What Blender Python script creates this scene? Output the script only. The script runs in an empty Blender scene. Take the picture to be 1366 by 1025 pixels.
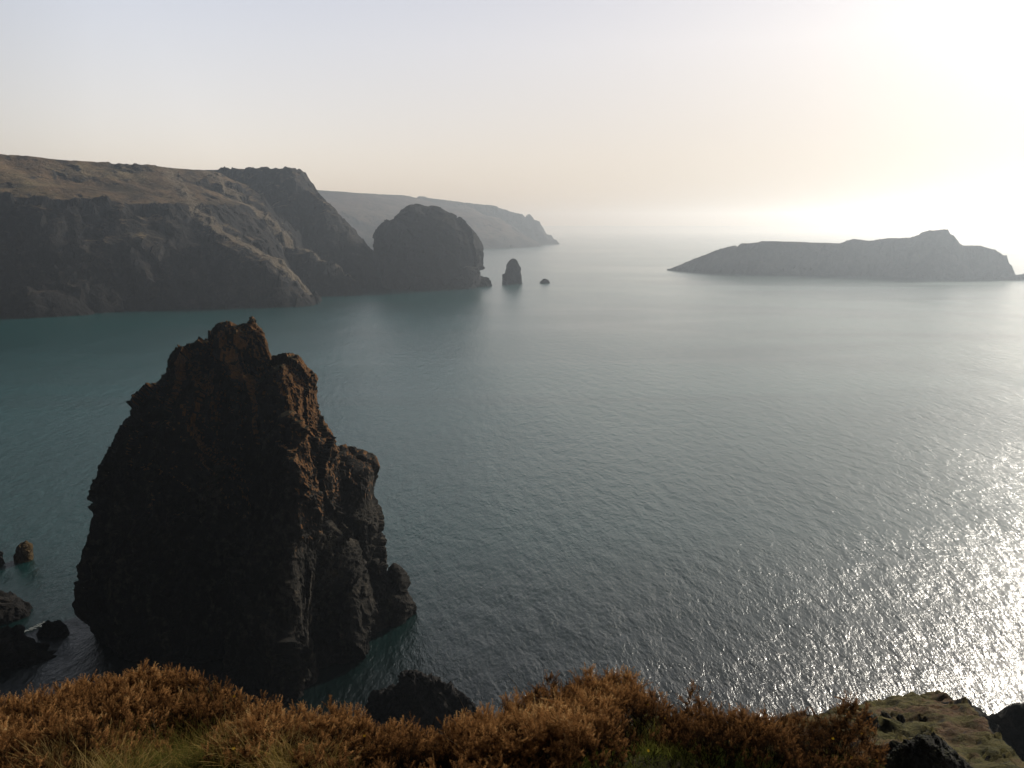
import bpy, math, random
import numpy as np
from mathutils import Vector

rng = np.random.default_rng(7)
random.seed(7)
S = bpy.context.scene
COL = S.collection
R = math.radians

# ------------------------------------------------------------------ camera
CAM_Z = 38.0
PITCH = R(11.21)
FPX = 1072.0
CP, SP = math.cos(PITCH), math.sin(PITCH)
cd = bpy.data.cameras.new("camera")
cam = bpy.data.objects.new("camera", cd)
COL.objects.link(cam)
cam.location = (0, 0, CAM_Z)
cam.rotation_euler = (math.pi / 2 - PITCH, 0, 0)
cd.sensor_width = 36
cd.lens = 36 * FPX / 1366
cd.clip_start = 0.05
cd.clip_end = 60000
S.camera = cam


def W(px, py, Y):
    """world point at distance Y along the sight line of a surveyed direction"""
    yc = (512.5 - py) / FPX
    dy = CP + yc * SP
    dz = -SP + yc * CP
    return np.array([(px - 683) / FPX / dy * Y, Y, CAM_Z + dz / dy * Y])


def drop(py):
    yc = (512.5 - py) / FPX
    return (SP - yc * CP) / (CP + yc * SP)


# ------------------------------------------------------------------ numpy noise
def _hash(ix, iy, iz, seed):
    h = (ix.astype(np.int64) * 374761393 + iy.astype(np.int64) * 668265263 + iz.astype(np.int64) * 2147483647 + seed * 974634777) & 0xFFFFFFFF
    h = ((h ^ (h >> 13)) * 1274126177) & 0xFFFFFFFF
    h = ((h ^ (h >> 16)) * 2246822519) & 0xFFFFFFFF
    return ((h ^ (h >> 15)) & 0xFFFFFF) / float(0xFFFFFF)


def vnoise(p, seed=0):
    i = np.floor(p)
    f = p - i
    f = f * f * f * (f * (f * 6 - 15) + 10)
    i = i.astype(np.int64)
    out = 0
    for dx in (0, 1):
        wx = f[:, 0] if dx else 1 - f[:, 0]
        for dy in (0, 1):
            wy = f[:, 1] if dy else 1 - f[:, 1]
            for dz in (0, 1):
                wz = f[:, 2] if dz else 1 - f[:, 2]
                out = out + wx * wy * wz * _hash(i[:, 0] + dx, i[:, 1] + dy, i[:, 2] + dz, seed)
    return out * 2 - 1


ROT = np.array([[0.80, 0.36, -0.48], [-0.60, 0.48, -0.64], [0.0, 0.80, 0.60]])


def fbm(p, octs=4, seed=0, gain=0.5):
    a, t, out = 1.0, 0.0, 0
    q = p.copy()
    for k in range(octs):
        out = out + a * vnoise(q, seed + k)
        t += a
        a *= gain
        q = q @ ROT.T * 2.03 + 17.3
    return out / t * 1.6


def ridged(p, octs=4, seed=0, gain=0.5):
    a, t, out = 1.0, 0.0, 0
    q = p.copy()
    for k in range(octs):
        out = out + a * (1 - 2 * np.abs(vnoise(q, seed + k)))
        t += a
        a *= gain
        q = q @ ROT.T * 2.1 + 9.1
    return out / t


def facets(p, seed=0):
    """blocky crags: every cell of a jittered lattice carries its own tilted plane"""
    i0 = np.floor(p).astype(np.int64)
    best = np.full(len(p), 1e9)
    val = np.zeros(len(p))
    for dx in (-1, 0, 1):
        for dy in (-1, 0, 1):
            for dz in (-1, 0, 1):
                c = i0 + np.array([dx, dy, dz])
                j = [_hash(c[:, 0], c[:, 1], c[:, 2], seed + k) for k in range(6)]
                q = c + np.stack(j[:3], 1)
                d = p - q
                dd = (d * d).sum(1)
                v = (j[3] - .5) * 1.0 + ((j[4] - .5) * d[:, 0] + (j[5] - .5) * d[:, 1] + (j[3] - .5) * d[:, 2]) * 1.5
                m = dd < best
                best[m] = dd[m]
                val[m] = v[m]
    return val


# ------------------------------------------------------------------ mesh helpers
def mesh_obj(name, verts, tris, mat, parent=None, smooth=False, size=3):
    me = bpy.data.meshes.new(name)
    verts = np.asarray(verts, dtype=np.float32)
    tris = np.asarray(tris, dtype=np.int32)
    n = len(tris)
    k = tris.shape[1]
    me.vertices.add(len(verts))
    me.vertices.foreach_set("co", verts.ravel())
    me.loops.add(n * k)
    me.loops.foreach_set("vertex_index", tris.ravel())
    me.polygons.add(n)
    me.polygons.foreach_set("loop_start", np.arange(n, dtype=np.int32) * k)
    me.polygons.foreach_set("loop_total", np.full(n, k, dtype=np.int32))
    me.polygons.foreach_set("use_smooth", np.full(n, smooth))
    me.update(calc_edges=True)
    me.materials.append(mat)
    o = bpy.data.objects.new(name, me)
    COL.objects.link(o)
    o.parent = parent
    return o


def tag(o, label=None, cat=None, group=None, kind=None):
    if label: o["label"] = label
    if cat: o["category"] = cat
    if group: o["group"] = group
    if kind: o["kind"] = kind
    return o


def float_attr(o, name, vals):
    a = o.data.attributes.new(name, 'FLOAT', 'POINT')
    a.data.foreach_set("value", np.asarray(vals, dtype=np.float32))


def grid_obj(name, X, Y, Z, mat, smooth=True):
    h, w = X.shape
    v = np.stack([X.ravel(), Y.ravel(), Z.ravel()], 1)
    idx = np.arange(h * w).reshape(h, w)
    q = np.stack([idx[:-1, :-1], idx[:-1, 1:], idx[1:, 1:], idx[1:, :-1]], -1).reshape(-1, 4)
    return mesh_obj(name, v, q, mat, smooth=smooth)


# ------------------------------------------------------------------ materials
class NT:
    def __init__(s, name):
        s.m = bpy.data.materials.new(name)
        s.m.use_nodes = True
        s.t = s.m.node_tree
        s.t.nodes.clear()
        s.out = s.n('ShaderNodeOutputMaterial')

    def n(s, ty, **kw):
        nd = s.t.nodes.new(ty)
        for k, v in kw.items():
            if k in nd.inputs.keys():
                nd.inputs[k].default_value = v
            else:
                setattr(nd, k, v)
        return nd

    def l(s, a, b):
        s.t.links.new(a, b)

    def noise(s, vec, scale, detail=4, rough=.55, dist=0.0):
        nd = s.n('ShaderNodeTexNoise')
        nd.inputs['Scale'].default_value = scale
        nd.inputs['Detail'].default_value = detail
        nd.inputs['Roughness'].default_value = rough
        nd.inputs['Distortion'].default_value = dist
        s.l(vec, nd.inputs['Vector'])
        return nd.outputs['Fac']

    def ramp(s, fac, stops, interp='LINEAR'):
        nd = s.n('ShaderNodeValToRGB')
        e = nd.color_ramp
        e.interpolation = interp
        while len(e.elements) < len(stops):
            e.elements.new(0.5)
        for el, (p, c) in zip(e.elements, stops):
            el.position = p
            el.color = (c[0], c[1], c[2], 1) if isinstance(c, tuple) else (c, c, c, 1)
        s.l(fac, nd.inputs['Fac'])
        return nd.outputs['Color']

    def mix(s, fac, a, b, blend='MIX'):
        nd = s.n('ShaderNodeMix', data_type='RGBA', blend_type=blend)
        for sock, v in ((nd.inputs[0], fac), (nd.inputs[6], a), (nd.inputs[7], b)):
            if isinstance(v, bpy.types.NodeSocket):
                s.l(v, sock)
            elif isinstance(v, tuple):
                sock.default_value = (*v, 1)
            else:
                sock.default_value = v
        return nd.outputs[2]

    def math(s, op, a, b=None, c=None, clamp=False):
        nd = s.n('ShaderNodeMath', operation=op, use_clamp=clamp)
        for sock, v in zip(nd.inputs, (a, b, c)):
            if v is None: continue
            if isinstance(v, bpy.types.NodeSocket):
                s.l(v, sock)
            else:
                sock.default_value = v
        return nd.outputs[0]

    def coord(s, scale=(1, 1, 1), rot=(0, 0, 0)):
        tc = s.n('ShaderNodeTexCoord')
        mp = s.n('ShaderNodeMapping')
        mp.inputs['Scale'].default_value = scale
        mp.inputs['Rotation'].default_value = rot
        s.l(tc.outputs['Object'], mp.inputs['Vector'])
        return mp.outputs['Vector']

    def bump(s, h, strength=1.0, dist=1.0, normal=None):
        b = s.n('ShaderNodeBump')
        b.inputs['Strength'].default_value = strength
        b.inputs['Distance'].default_value = dist
        s.l(h, b.inputs['Height'])
        if normal is not None: s.l(normal, b.inputs['Normal'])
        return b.outputs['Normal']

    def principled(s, color, rough=.9, spec=.2, normal=None, **kw):
        p = s.n('ShaderNodeBsdfPrincipled')
        for k, v in (('Base Color', color), ('Roughness', rough), ('Specular IOR Level', spec)):
            if isinstance(v, bpy.types.NodeSocket): s.l(v, p.inputs[k])
            elif isinstance(v, tuple): p.inputs[k].default_value = (*v, 1)
            else: p.inputs[k].default_value = v
        if normal is not None: s.l(normal, p.inputs['Normal'])
        s.l(p.outputs[0], s.out.inputs['Surface'])
        return p

    def sep(s, v):
        nd = s.n('ShaderNodeSeparateXYZ')
        s.l(v, nd.inputs[0])
        return nd.outputs

    def geo(s):
        return s.n('ShaderNodeNewGeometry').outputs


def rock_mat(name, dark, mid, light, unit=1.0, lichen=None, lichen_x=0.25, lichen_z=0.0, lichen_w=.035, grass=None, grass_n=(.6, .85), grass_z=None, spots=False, bump=1.0, wet=True, strata=True, sunlit_scree=False):
    m = NT(name)
    co = m.coord()
    cs = m.coord(scale=(1, 1, .35), rot=(.25, .1, .4)) if strata else co
    n1 = m.noise(cs, .35 / unit, 6, .62, .6)
    n2 = m.noise(co, 1.6 / unit, 6, .65)
    n3 = m.noise(cs, 6 / unit, 5, .7)
    a = m.math('ADD', m.math('MULTIPLY', n1, .55), m.math('MULTIPLY', n2, .45))
    c = m.ramp(a, [(.34, dark), (.52, mid), (.68, light)])
    c = m.mix(m.math('MULTIPLY', n3, .55), c, tuple(x * .25 for x in dark))
    g = m.geo()
    nx, ny, nz = m.sep(g['Normal'])
    px_, py_, pz_ = m.sep(co)
    if lichen:
        msk = m.math('ADD', m.math('MULTIPLY', nx, .8), m.math('MULTIPLY', nz, .35))
        msk = m.math('ADD', msk, m.math('MULTIPLY', m.math('SUBTRACT', n2, .5), 1.4))
        msk = m.math('ADD', msk, m.math('MULTIPLY', m.math('SUBTRACT', pz_, lichen_z), lichen_w / unit))
        msk = m.ramp(msk, [(lichen_x, 0.0), (lichen_x + .16, 1.0)])
        zz = m.ramp(m.math('MULTIPLY', m.math('SUBTRACT', pz_, lichen_z), .5 / unit, clamp=True), [(0, 0.0), (1, 1.0)])
        msk = m.math('MULTIPLY', msk, zz)
        c = m.mix(m.math('MULTIPLY', msk, m.ramp(n3, [(.35, .15), (.65, .8)])), c, lichen)
    if grass:
        gm = m.math('ADD', nz, m.math('MULTIPLY', m.math('SUBTRACT', n1, .5), .9))
        if grass_z is not None:
            gm = m.math('ADD', gm, m.math('MULTIPLY', m.math('SUBTRACT', pz_, grass_z[0]), grass_z[1]))
        gm = m.ramp(gm, [(grass_n[0], 0.0), (grass_n[1], 1.0)])
        gc = m.ramp(m.noise(co, .045 / unit * 2, 5, .6), [(.36, grass[0]), (.5, grass[1]), (.64, grass[2])])
        gc = m.mix(m.ramp(m.noise(co, .5 / unit, 5, .7), [(.42, 0.0), (.66, .75)]), gc, tuple(x * .3 for x in grass[0]))
        c = m.mix(gm, c, gc)
    if sunlit_scree:  # pale scree tone with sunlight painted in along the spur crests
        at = m.n('ShaderNodeAttribute', attribute_name='sunlit_scree').outputs['Fac']
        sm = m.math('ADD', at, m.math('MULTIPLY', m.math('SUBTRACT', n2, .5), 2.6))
        sm = m.math('ADD', sm, m.math('MULTIPLY', nx, .3))  # painted crest light favours the sun-facing side
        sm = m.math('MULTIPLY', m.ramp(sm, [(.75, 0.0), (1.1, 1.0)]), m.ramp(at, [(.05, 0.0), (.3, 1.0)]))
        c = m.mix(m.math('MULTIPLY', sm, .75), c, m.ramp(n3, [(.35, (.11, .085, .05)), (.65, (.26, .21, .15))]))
    if spots:
        v = m.noise(co, 2.2, 4, .7)
        sp = m.math('MULTIPLY', m.ramp(v, [(.70, 0.0), (.735, 1.0)]), m.ramp(nz, [(.45, 0.0), (.8, 1.0)]))
        c = m.mix(m.math('MULTIPLY', sp, .8), c, (.55, .52, .46))
    if wet:
        w = m.ramp(m.math('ADD', m.math('MULTIPLY', pz_, .16 / unit), m.math('MULTIPLY', n1, .6)), [(.35, 1.0), (.75, 0.0)])
        c = m.mix(m.math('MULTIPLY', w, .75), c, tuple(x * .3 for x in dark))
    h = m.math('ADD', m.math('MULTIPLY', m.noise(cs, 1.1 / unit, 8, .68, .4), .9), m.math('MULTIPLY', n3, .25))
    m.principled(c, .92, .12, m.bump(h, 1.0, .9 * bump * unit))
    return m.m


M_STACK = rock_mat('stack_rock', (.013, .012, .010), (.030, .026, .020), (.12, .098, .07), 1.0, lichen=(.25, .11, .028), lichen_x=.90, lichen_z=11, spots=True, grass=((.03, .028, .012), (.045, .038, .016), (.06, .05, .02)), grass_n=(.75, 1.0), grass_z=(22, .02))
M_SHORE = rock_mat('shore_rock', (.012, .011, .011), (.03, .027, .024), (.06, .05, .04), .6)
M_LICHEN = rock_mat('lichen_rock', (.05, .035, .018), (.13, .085, .035), (.24, .16, .08), .5, wet=False)
M_ISLET = rock_mat('islet_rock', (.018, .018, .019), (.03, .03, .03), (.05, .047, .043), 2.0, grass=((.03, .03, .014), (.04, .035, .018), (.05, .045, .025)), grass_n=(.8, 1.0))
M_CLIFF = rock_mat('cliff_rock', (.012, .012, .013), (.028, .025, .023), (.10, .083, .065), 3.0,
                   grass=((.07, .05, .025), (.17, .11, .06), (.22, .17, .09)), grass_n=(.74, .95), grass_z=(45, .006), sunlit_scree=True)
M_FAR = rock_mat('far_cliff', (.012, .011, .011), (.03, .025, .024), (.07, .055, .045), 8.0,
                 grass=((.035, .026, .02), (.10, .062, .043), (.12, .085, .055)), grass_n=(.55, .85), grass_z=(45, .004))
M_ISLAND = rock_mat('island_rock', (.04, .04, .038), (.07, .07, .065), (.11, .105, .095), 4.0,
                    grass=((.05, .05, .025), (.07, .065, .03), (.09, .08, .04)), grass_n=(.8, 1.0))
M_BOULDER = rock_mat('boulder_rock', (.016, .016, .015), (.06, .057, .05), (.24, .225, .20), .07, wet=False,
                     grass=((.03, .035, .01), (.05, .05, .015), (.06, .05, .02)), grass_n=(.85, 1.05))


# ------------------------------------------------------------------ rocks built from stacked cross sections
def make_rock(name, bodies, Y0, mat, voxel, amp, freq, seed, base=-3.0, vert=.55, label=None, cat='rock'):
    """bodies: list of dicts(rows=[(py,pxl,pxr)], dr=depth ratio, dy=offset, e=exponent)"""
    V, F = [], []
    for b in bodies:
        Yb = Y0 + b.get('dy', 0)
        rows = [W((l + r) / 2, y, Yb) for y, l, r in b['rows']]
        hw = [(r - l) / 2 / FPX / (CP + (512.5 - y) / FPX * SP) * Yb for y, l, r in b['rows']]
        lean = b.get('lean', 0.0)
        rings = [(p[0], p[2], h) for p, h in zip(rows, hw)]
        lx, lz, lh = rings[-1]
        if lz > base:
            rings.append((lx, base, lh * 1.03))
        NR = 56
        st = len(V)
        zt = rings[0][1]
        for cx, z, h in rings:
            for k in range(NR):
                t = 2 * math.pi * k / NR
                e = 2 / b.get('e', 2.4)
                c, s = math.cos(t), math.sin(t)
                ex = abs(c) ** e * (1 if c > 0 else -1)
                ey = abs(s) ** e * (1 if s > 0 else -1)
                rd = max(h * b.get('dr', .8), b.get('mind', 0))
                ra = R(b.get('rot', 0))
                ux, uy = h * ex, rd * ey
                V.append((cx + ux * math.cos(ra) - uy * math.sin(ra), Yb + ux * math.sin(ra) + uy * math.cos(ra) - lean * (zt - z), z))
        n = len(rings)
        for i in range(n - 1):
            for k in range(NR):
                a0, a1 = st + i * NR + k, st + i * NR + (k + 1) % NR
                F.append((a0, a0 + NR, a1 + NR, a1))
        F.append(tuple(st + k for k in range(NR)))
        F.append(tuple(st + (n - 1) * NR + k for k in reversed(range(NR))))
    me = bpy.data.meshes.new(name + '_raw')
    me.from_pydata(V, [], F)
    tmp = bpy.data.objects.new(name + '_raw', me)
    COL.objects.link(tmp)
    md = tmp.modifiers.new('r', 'REMESH')
    md.mode = 'VOXEL'
    md.voxel_size = voxel
    sm = tmp.modifiers.new('s', 'SMOOTH')
    sm.iterations = 5
    dg = bpy.context.evaluated_depsgraph_get()
    dg.update()
    out = bpy.data.meshes.new_from_object(tmp.evaluated_get(dg))
    bpy.data.objects.remove(tmp)
    bpy.data.meshes.remove(me)
    out.name = name
    n = len(out.vertices)
    co = np.empty(n * 3, dtype=np.float32)
    out.vertices.foreach_get('co', co)
    co = co.reshape(-1, 3).astype(np.float64)
    no = np.empty(n * 3, dtype=np.float32)
    out.vertices.foreach_get('normal', no)
    no = no.reshape(-1, 3)
    th = .35
    q = co.copy()
    q = q @ np.array([[math.cos(th), -math.sin(th), .22], [math.sin(th), math.cos(th), .1], [-.2, -.1, 1]]).T
    q[:, 2] *= vert
    q = q + 0.35 / freq * np.stack([fbm(co * freq * .8 + 3, 2, seed + 50), fbm(co * freq * .8 + 30, 2, seed + 60), fbm(co * freq * .8 + 60, 2, seed + 70)], 1)
    d = amp * (.7 * fbm(q * freq, 3, seed) + 1.15 * facets(q * freq * .8, seed + 5) + .34 * facets(q * freq * 2.1, seed + 15)
               + .16 * facets(q * freq * 5, seed + 25) + .10 * facets(q * freq * 11, seed + 35) + .10 * ridged(q * freq * 5, 3, seed + 9))
    ph = (co @ np.array([.42, .15, .9])) * freq * 4.2 + 1.6 * fbm(co * freq * 1.2, 3, seed + 80)
    saw = ph - np.floor(ph)
    d = d + amp * .14 * (saw - .5) * np.clip(.5 + 1.2 * fbm(co * freq * .9, 2, seed + 90), 0, 1)
    ph = (co @ np.array([.85, .3, -.45])) * freq * 7 + 1.8 * fbm(co * freq * 2, 3, seed + 84)
    saw = ph - np.floor(ph)
    d = d + amp * .07 * (saw - .5) * np.clip(.5 + 1.2 * fbm(co * freq * 1.7, 2, seed + 94), 0, 1)
    co2 = co + no * d[:, None]
    out.vertices.foreach_set('co', co2.astype(np.float32).ravel())
    out.polygons.foreach_set('use_smooth', np.zeros(len(out.polygons), dtype=bool))
    out.materials.clear()
    out.materials.append(mat)
    out.update()
    # origin at the rock's foot
    c = co2.mean(0)
    out.transform(__import__('mathutils').Matrix.Translation((-c[0], -c[1], 0)))
    o = bpy.data.objects.new(name, out)
    o.location = (c[0], c[1], 0)
    COL.objects.link(o)
    if label: tag(o, label, cat)
    return o


stack = make_rock('sea_stack', [
    dict(rows=[(424, 331, 337), (436, 312, 345), (447, 285, 351), (458, 250, 356), (470, 229, 360), (500, 224, 376), (520, 215, 392), (560, 178, 410), (600, 158, 420),
               (640, 147, 426), (690, 141, 434), (735, 134, 445), (765, 136, 455), (800, 146, 465), (830, 158, 470)], dr=.66, lean=.05, e=2.3),
    dict(rows=[(484, 364, 392), (494, 352, 410), (505, 345, 416), (540, 330, 420), (562, 330, 424), (600, 325, 436), (640, 322, 440), (700, 325, 440), (780, 325, 445)], dr=.95, dy=-2.5, e=4.0, lean=.03, rot=-22),
    dict(rows=[(606, 444, 462), (618, 438, 478), (630, 430, 488), (660, 425, 494), (700, 420, 501), (745, 420, 499), (765, 420, 500), (820, 420, 505)], dr=.9, dy=1.5, e=2.6),
    dict(rows=[(700, 395, 440), (720, 380, 462), (745, 370, 480), (765, 370, 494), (800, 360, 502), (850, 340, 505)], dr=.8, dy=-4.5, e=2.4, lean=.1),
    dict(rows=[(415, 334, 338), (428, 322, 344), (446, 306, 353), (480, 296, 364), (520, 290, 370)], dr=.6, dy=-.5, e=2.2),
    dict(rows=[(452, 252, 262), (458, 246, 270), (475, 232, 280), (520, 230, 290)], dr=.8, e=2.2),
    dict(rows=[(560, 384, 396), (585, 372, 408), (630, 352, 424), (700, 342, 430), (735, 340, 428), (800, 335, 425)], dr=.7, dy=-9, lean=.16, e=7.0, rot=-27),
    dict(rows=[(770, 455, 470), (785, 445, 484), (812, 436, 492), (850, 430, 496)], dr=.9, dy=-7, e=5, rot=-30, lean=.1),
    dict(rows=[(757, 521, 530), (768, 512, 536), (790, 505, 543), (812, 500, 541), (830, 490, 538)], dr=1.1, dy=-1, e=2.5),
    dict(rows=[(752, 500, 508), (765, 492, 512), (800, 485, 520), (830, 480, 525)], dr=1.3, dy=-1.5, e=2.4),
], 74.5, M_STACK, .17, 1.0, .26, 11, label='tall dark sea stack with orange lichen on its peak, close below the clifftop', cat='sea stack')

make_rock('islet', [
    dict(rows=[(276, 556, 572), (279, 549, 580), (286, 541, 594), (293, 530, 606), (305, 516, 622), (314, 509, 632), (330, 505, 641), (350, 503, 641), (372, 498, 641), (380, 496, 640)], dr=.8, e=3.2),
    dict(rows=[(367, 640, 652), (371, 630, 655), (382, 625, 657)], dr=1.0, e=2.5),
], 512, M_ISLET, .7, 2.7, .075, 21, label='large round-topped rocky islet standing off the headland', cat='islet')

make_rock('rock_pinnacle', [
    dict(rows=[(345, 683, 686), (348, 680, 689), (352, 678, 690), (356, 676, 693), (366, 673, 695), (380, 671, 696)], dr=.8),
], 530, M_ISLET, .3, .75, .2, 31, label='thin pointed rock pinnacle alone in the water beside the round islet', cat='sea stack')
make_rock('low_rock', [
    dict(rows=[(372, 725, 728), (374, 723, 731), (378, 720, 733)], dr=.7),
], 536, M_ISLET, .22, .45, .35, 41, label='tiny low rock awash, just right of the thin pinnacle')

make_rock('island_ledge', [
    dict(rows=[(366, 1340, 1375), (369, 1335, 1390), (375, 1330, 1398)], dr=.25, mind=2.5),
], 566, M_ISLAND, .5, .6, .2, 43, label='low rock ledge at the end of the long hazy island')

make_rock('shore_rock', [
    dict(rows=[(768, -130, -34), (786, -130, -6), (802, -130, 16), (816, -130, 36), (832, -130, 44), (860, -130, 40)], dr=.35, e=2.2, dy=2),
    dict(rows=[(845, -130, 10), (860, -130, 40), (880, -130, 70), (905, -130, 95)], dr=.4, dy=-6),
], 72, M_SHORE, .22, .9, .4, 51, label='black craggy rock shelf at the foot of the cove beside the big stack', cat='rock shelf')
make_rock('awash_rock', [
    dict(rows=[(829, 60, 72), (834, 54, 82), (839, 48, 88)], dr=.5),
], 70, M_SHORE, .1, .35, 1.6, 53, label='small black rock barely above water between rock shelf and big stack')
make_rock('lichen_rock', [
    dict(rows=[(724, 28, 36), (727, 24, 42), (733, 22, 43), (739, 21, 41)], dr=.8),
], 87, M_LICHEN, .1, .28, .9, 55, base=-1.5, label='small orange-brown lit boulder rising from dark water')
make_rock('small_rock', [
    dict(rows=[(735, -6, 0), (738, -12, 4), (742, -12, 5)], dr=.8),
], 86, M_SHORE, .1, .28, .9, 57, base=-1.5, label='small black boulder next to the orange-brown one')
make_rock('inshore_rock', [
    dict(rows=[(897, 546, 556), (902, 539, 568), (908, 534, 582), (915, 529, 592), (926, 512, 612), (945, 492, 632)], dr=.42, e=2.0),
], 56, M_SHORE, .08, .42, 1.1, 59, label='low jagged black rock in the sea just beyond the gorse')


# swirl of foam between the shelf and the awash rock
gen = np.random.default_rng(77)
fc = W(43, 838, 67)
fc = W(44, 838, (CAM_Z - .05) / drop(838))
FV, FF = [], []
for k in range(130):
    a = gen.normal(0, .8); b = gen.normal(0, .16)
    cx_ = fc[0] + a * .55 + b; cy_ = fc[1] + a * 1.1 + b * 3 - .45 * a * a
    r_ = gen.uniform(.02, .11)
    st = len(FV)
    for q in range(7):
        t_ = q / 7 * 6.283
        rr = r_ * gen.uniform(.5, 1.3)
        FV.append((cx_ + rr * math.cos(t_) * 1.6, cy_ + rr * math.sin(t_), .06 + .0007 * k))
    FF.append(tuple(range(st, st + 7)))
mfo = NT('foam'); mfo.principled(mfo.ramp(mfo.noise(mfo.coord(), 6, 3), [(.3, (.10, .12, .12)), (.7, (.34, .36, .35))]), .8, .2)
tag(mesh_obj('foam', FV, FF, mfo.m), 'small swirl of white foam by the rock shelf', None, None, 'stuff')

# ------------------------------------------------------------------ headlands as height fields
def ridge_height(X, Y, pts, w, s1, d1, s2, z_off=0.0):
    H = np.full(X.shape, -1e3)
    for a, b in zip(pts[:-1], pts[1:]):
        ab = b[:2] - a[:2]
        L2 = (ab ** 2).sum() + 1e-9
        t = np.clip(((X - a[0]) * ab[0] + (Y - a[1]) * ab[1]) / L2, 0, 1)
        d = np.hypot(X - a[0] - t * ab[0], Y - a[1] - t * ab[1])
        z = a[2] + t * (b[2] - a[2])
        d = np.maximum(0, d - w)
        H = np.maximum(H, z - s1 * np.minimum(d, d1) - s2 * np.maximum(0, d - d1))
    return H + z_off


def headland(name, x0, x1, y0, y1, res, ridges, warp, wf, amp, nf, seed, mat, label, floor=-4.0):
    xs = np.arange(x0, x1, res)
    ys = np.arange(y0, y1, res)
    X, Y = np.meshgrid(xs, ys)
    P = np.stack([X.ravel(), Y.ravel(), np.zeros(X.size)], 1)
    wx = (fbm(P * wf, 4, seed) * warp).reshape(X.shape)
    wy = (fbm(P * wf + 51, 4, seed + 10) * warp).reshape(X.shape)
    H = np.full(X.shape, -1e3)
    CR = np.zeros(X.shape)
    for r in ridges:
        k = r.get('k', 1.0)
        H = np.maximum(H, ridge_height(X + wx * k, Y + wy * k, [W(*p) for p in r['p']], r['w'], r['s1'], r['d1'], r['s2']))
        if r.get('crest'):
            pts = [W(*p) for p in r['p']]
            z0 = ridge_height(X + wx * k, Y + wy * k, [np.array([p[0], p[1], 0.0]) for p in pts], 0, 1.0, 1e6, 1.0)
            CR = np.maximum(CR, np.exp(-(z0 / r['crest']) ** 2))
    P3 = np.stack([X.ravel(), Y.ravel(), H.ravel() * .8], 1)
    n = ridged(P3 * nf, 5, seed + 20, .55).reshape(X.shape)
    gy, gx = np.gradient(H, res)
    slope = np.clip(np.hypot(gx, gy) - .25, .10, 1.3)
    H2 = H + amp * n * slope * .8
    H2 += amp * .55 * slope * facets(P3 * nf * 3, seed + 30).reshape(X.shape)
    H2 = np.maximum(H2, floor)
    o = grid_obj(name, X, Y, H2, mat, smooth=False)
    float_attr(o, 'sunlit_scree', CR.ravel())  # weight of the crest light painted into the cliff colour
    # drop faces wholly on the sea bed
    import bmesh
    bm = bmesh.new()
    bm.from_mesh(o.data)
    kill = [v for v in bm.verts if v.co.z <= floor + .01 and all(e.other_vert(v).co.z <= floor + .01 for e in v.link_edges)]
    bmesh.ops.delete(bm, geom=kill, context='VERTS')
    bm.to_mesh(o.data)
    bm.free()
    tag(o, label, None, None, 'structure')
    return o


headland('near_headland', -560, -70, 300, 620, 1.0, [
    # plateau
    dict(p=[(-500, 190, 430), (-200, 197, 430), (0, 207, 430), (100, 215, 440), (160, 220, 450)], w=8, s1=.40, d1=55, s2=1.2),
    dict(p=[(160, 220, 452), (200, 223, 462), (262, 229, 486)], w=8, s1=.6, d1=14, s2=1.05, k=.5),
    # spur down to the first point
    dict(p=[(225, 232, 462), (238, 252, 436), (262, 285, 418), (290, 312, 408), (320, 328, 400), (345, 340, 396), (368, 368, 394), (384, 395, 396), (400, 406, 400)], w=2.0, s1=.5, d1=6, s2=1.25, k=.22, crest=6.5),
    # spur down to the second point
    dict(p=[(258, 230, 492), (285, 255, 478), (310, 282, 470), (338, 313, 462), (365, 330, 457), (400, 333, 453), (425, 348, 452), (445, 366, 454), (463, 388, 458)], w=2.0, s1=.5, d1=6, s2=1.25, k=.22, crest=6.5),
    # left lower buttress
    dict(p=[(-60, 340, 372), (20, 358, 360), (64, 388, 350)], w=5, s1=.8, d1=20, s2=1.3),
    dict(p=[(-300, 250, 380), (-60, 240, 395), (0, 222, 412)], w=4, s1=.8, d1=30, s2=1.2),
], 16, .014, 5.0, .05, 61, M_CLIFF, 'dark grassy headland with two rocky spurs running down to the sea')
headland('middle_headland', -330, -40, 450, 720, 1.0, [
    dict(p=[(180, 229, 580), (280, 228, 560), (330, 227, 548), (372, 227, 540)], w=10, s1=1.2, d1=20, s2=1.4, k=.4),
    dict(p=[(372, 227, 540), (386, 229, 536), (396, 240, 532), (404, 253, 528), (420, 262, 522), (438, 273, 516), (448, 288, 512), (462, 308, 506), (470, 330, 500), (478, 358, 496)], w=1.5, s1=1.2, d1=25, s2=1.3, k=.18),
    dict(p=[(430, 280, 560), (455, 300, 558), (478, 320, 556), (492, 335, 554), (520, 365, 552)], w=2, s1=.9, d1=25, s2=1.1, k=.3),
], 12, .02, 3.4, .06, 71, M_CLIFF, 'flat-topped dark headland block behind the near spurs')
headland('far_headland', -700, 140, 1050, 2000, 2.6, [
    dict(p=[(200, 250, 1380), (400, 253, 1420), (500, 260, 1480), (530, 261, 1510)], w=20, s1=.27, d1=150, s2=.6, k=.7),
    dict(p=[(560, 263, 1540), (590, 267, 1565), (612, 270, 1580)], w=4, s1=.62, d1=60, s2=.9, k=.5),
    dict(p=[(600, 268, 1580), (650, 274, 1612), (672, 280, 1620), (686, 285, 1624), (695, 286, 1624), (700, 291, 1624), (711, 298, 1624), (717, 297, 1625), (722, 303, 1625), (729, 312, 1626), (734, 313, 1627), (739, 319, 1628), (743, 324, 1628)], w=1, s1=1.35, d1=30, s2=1.2, k=.1),
], 30, .006, 12, .012, 81, M_FAR, 'distant tan headland tapering to a jagged point')
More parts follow.
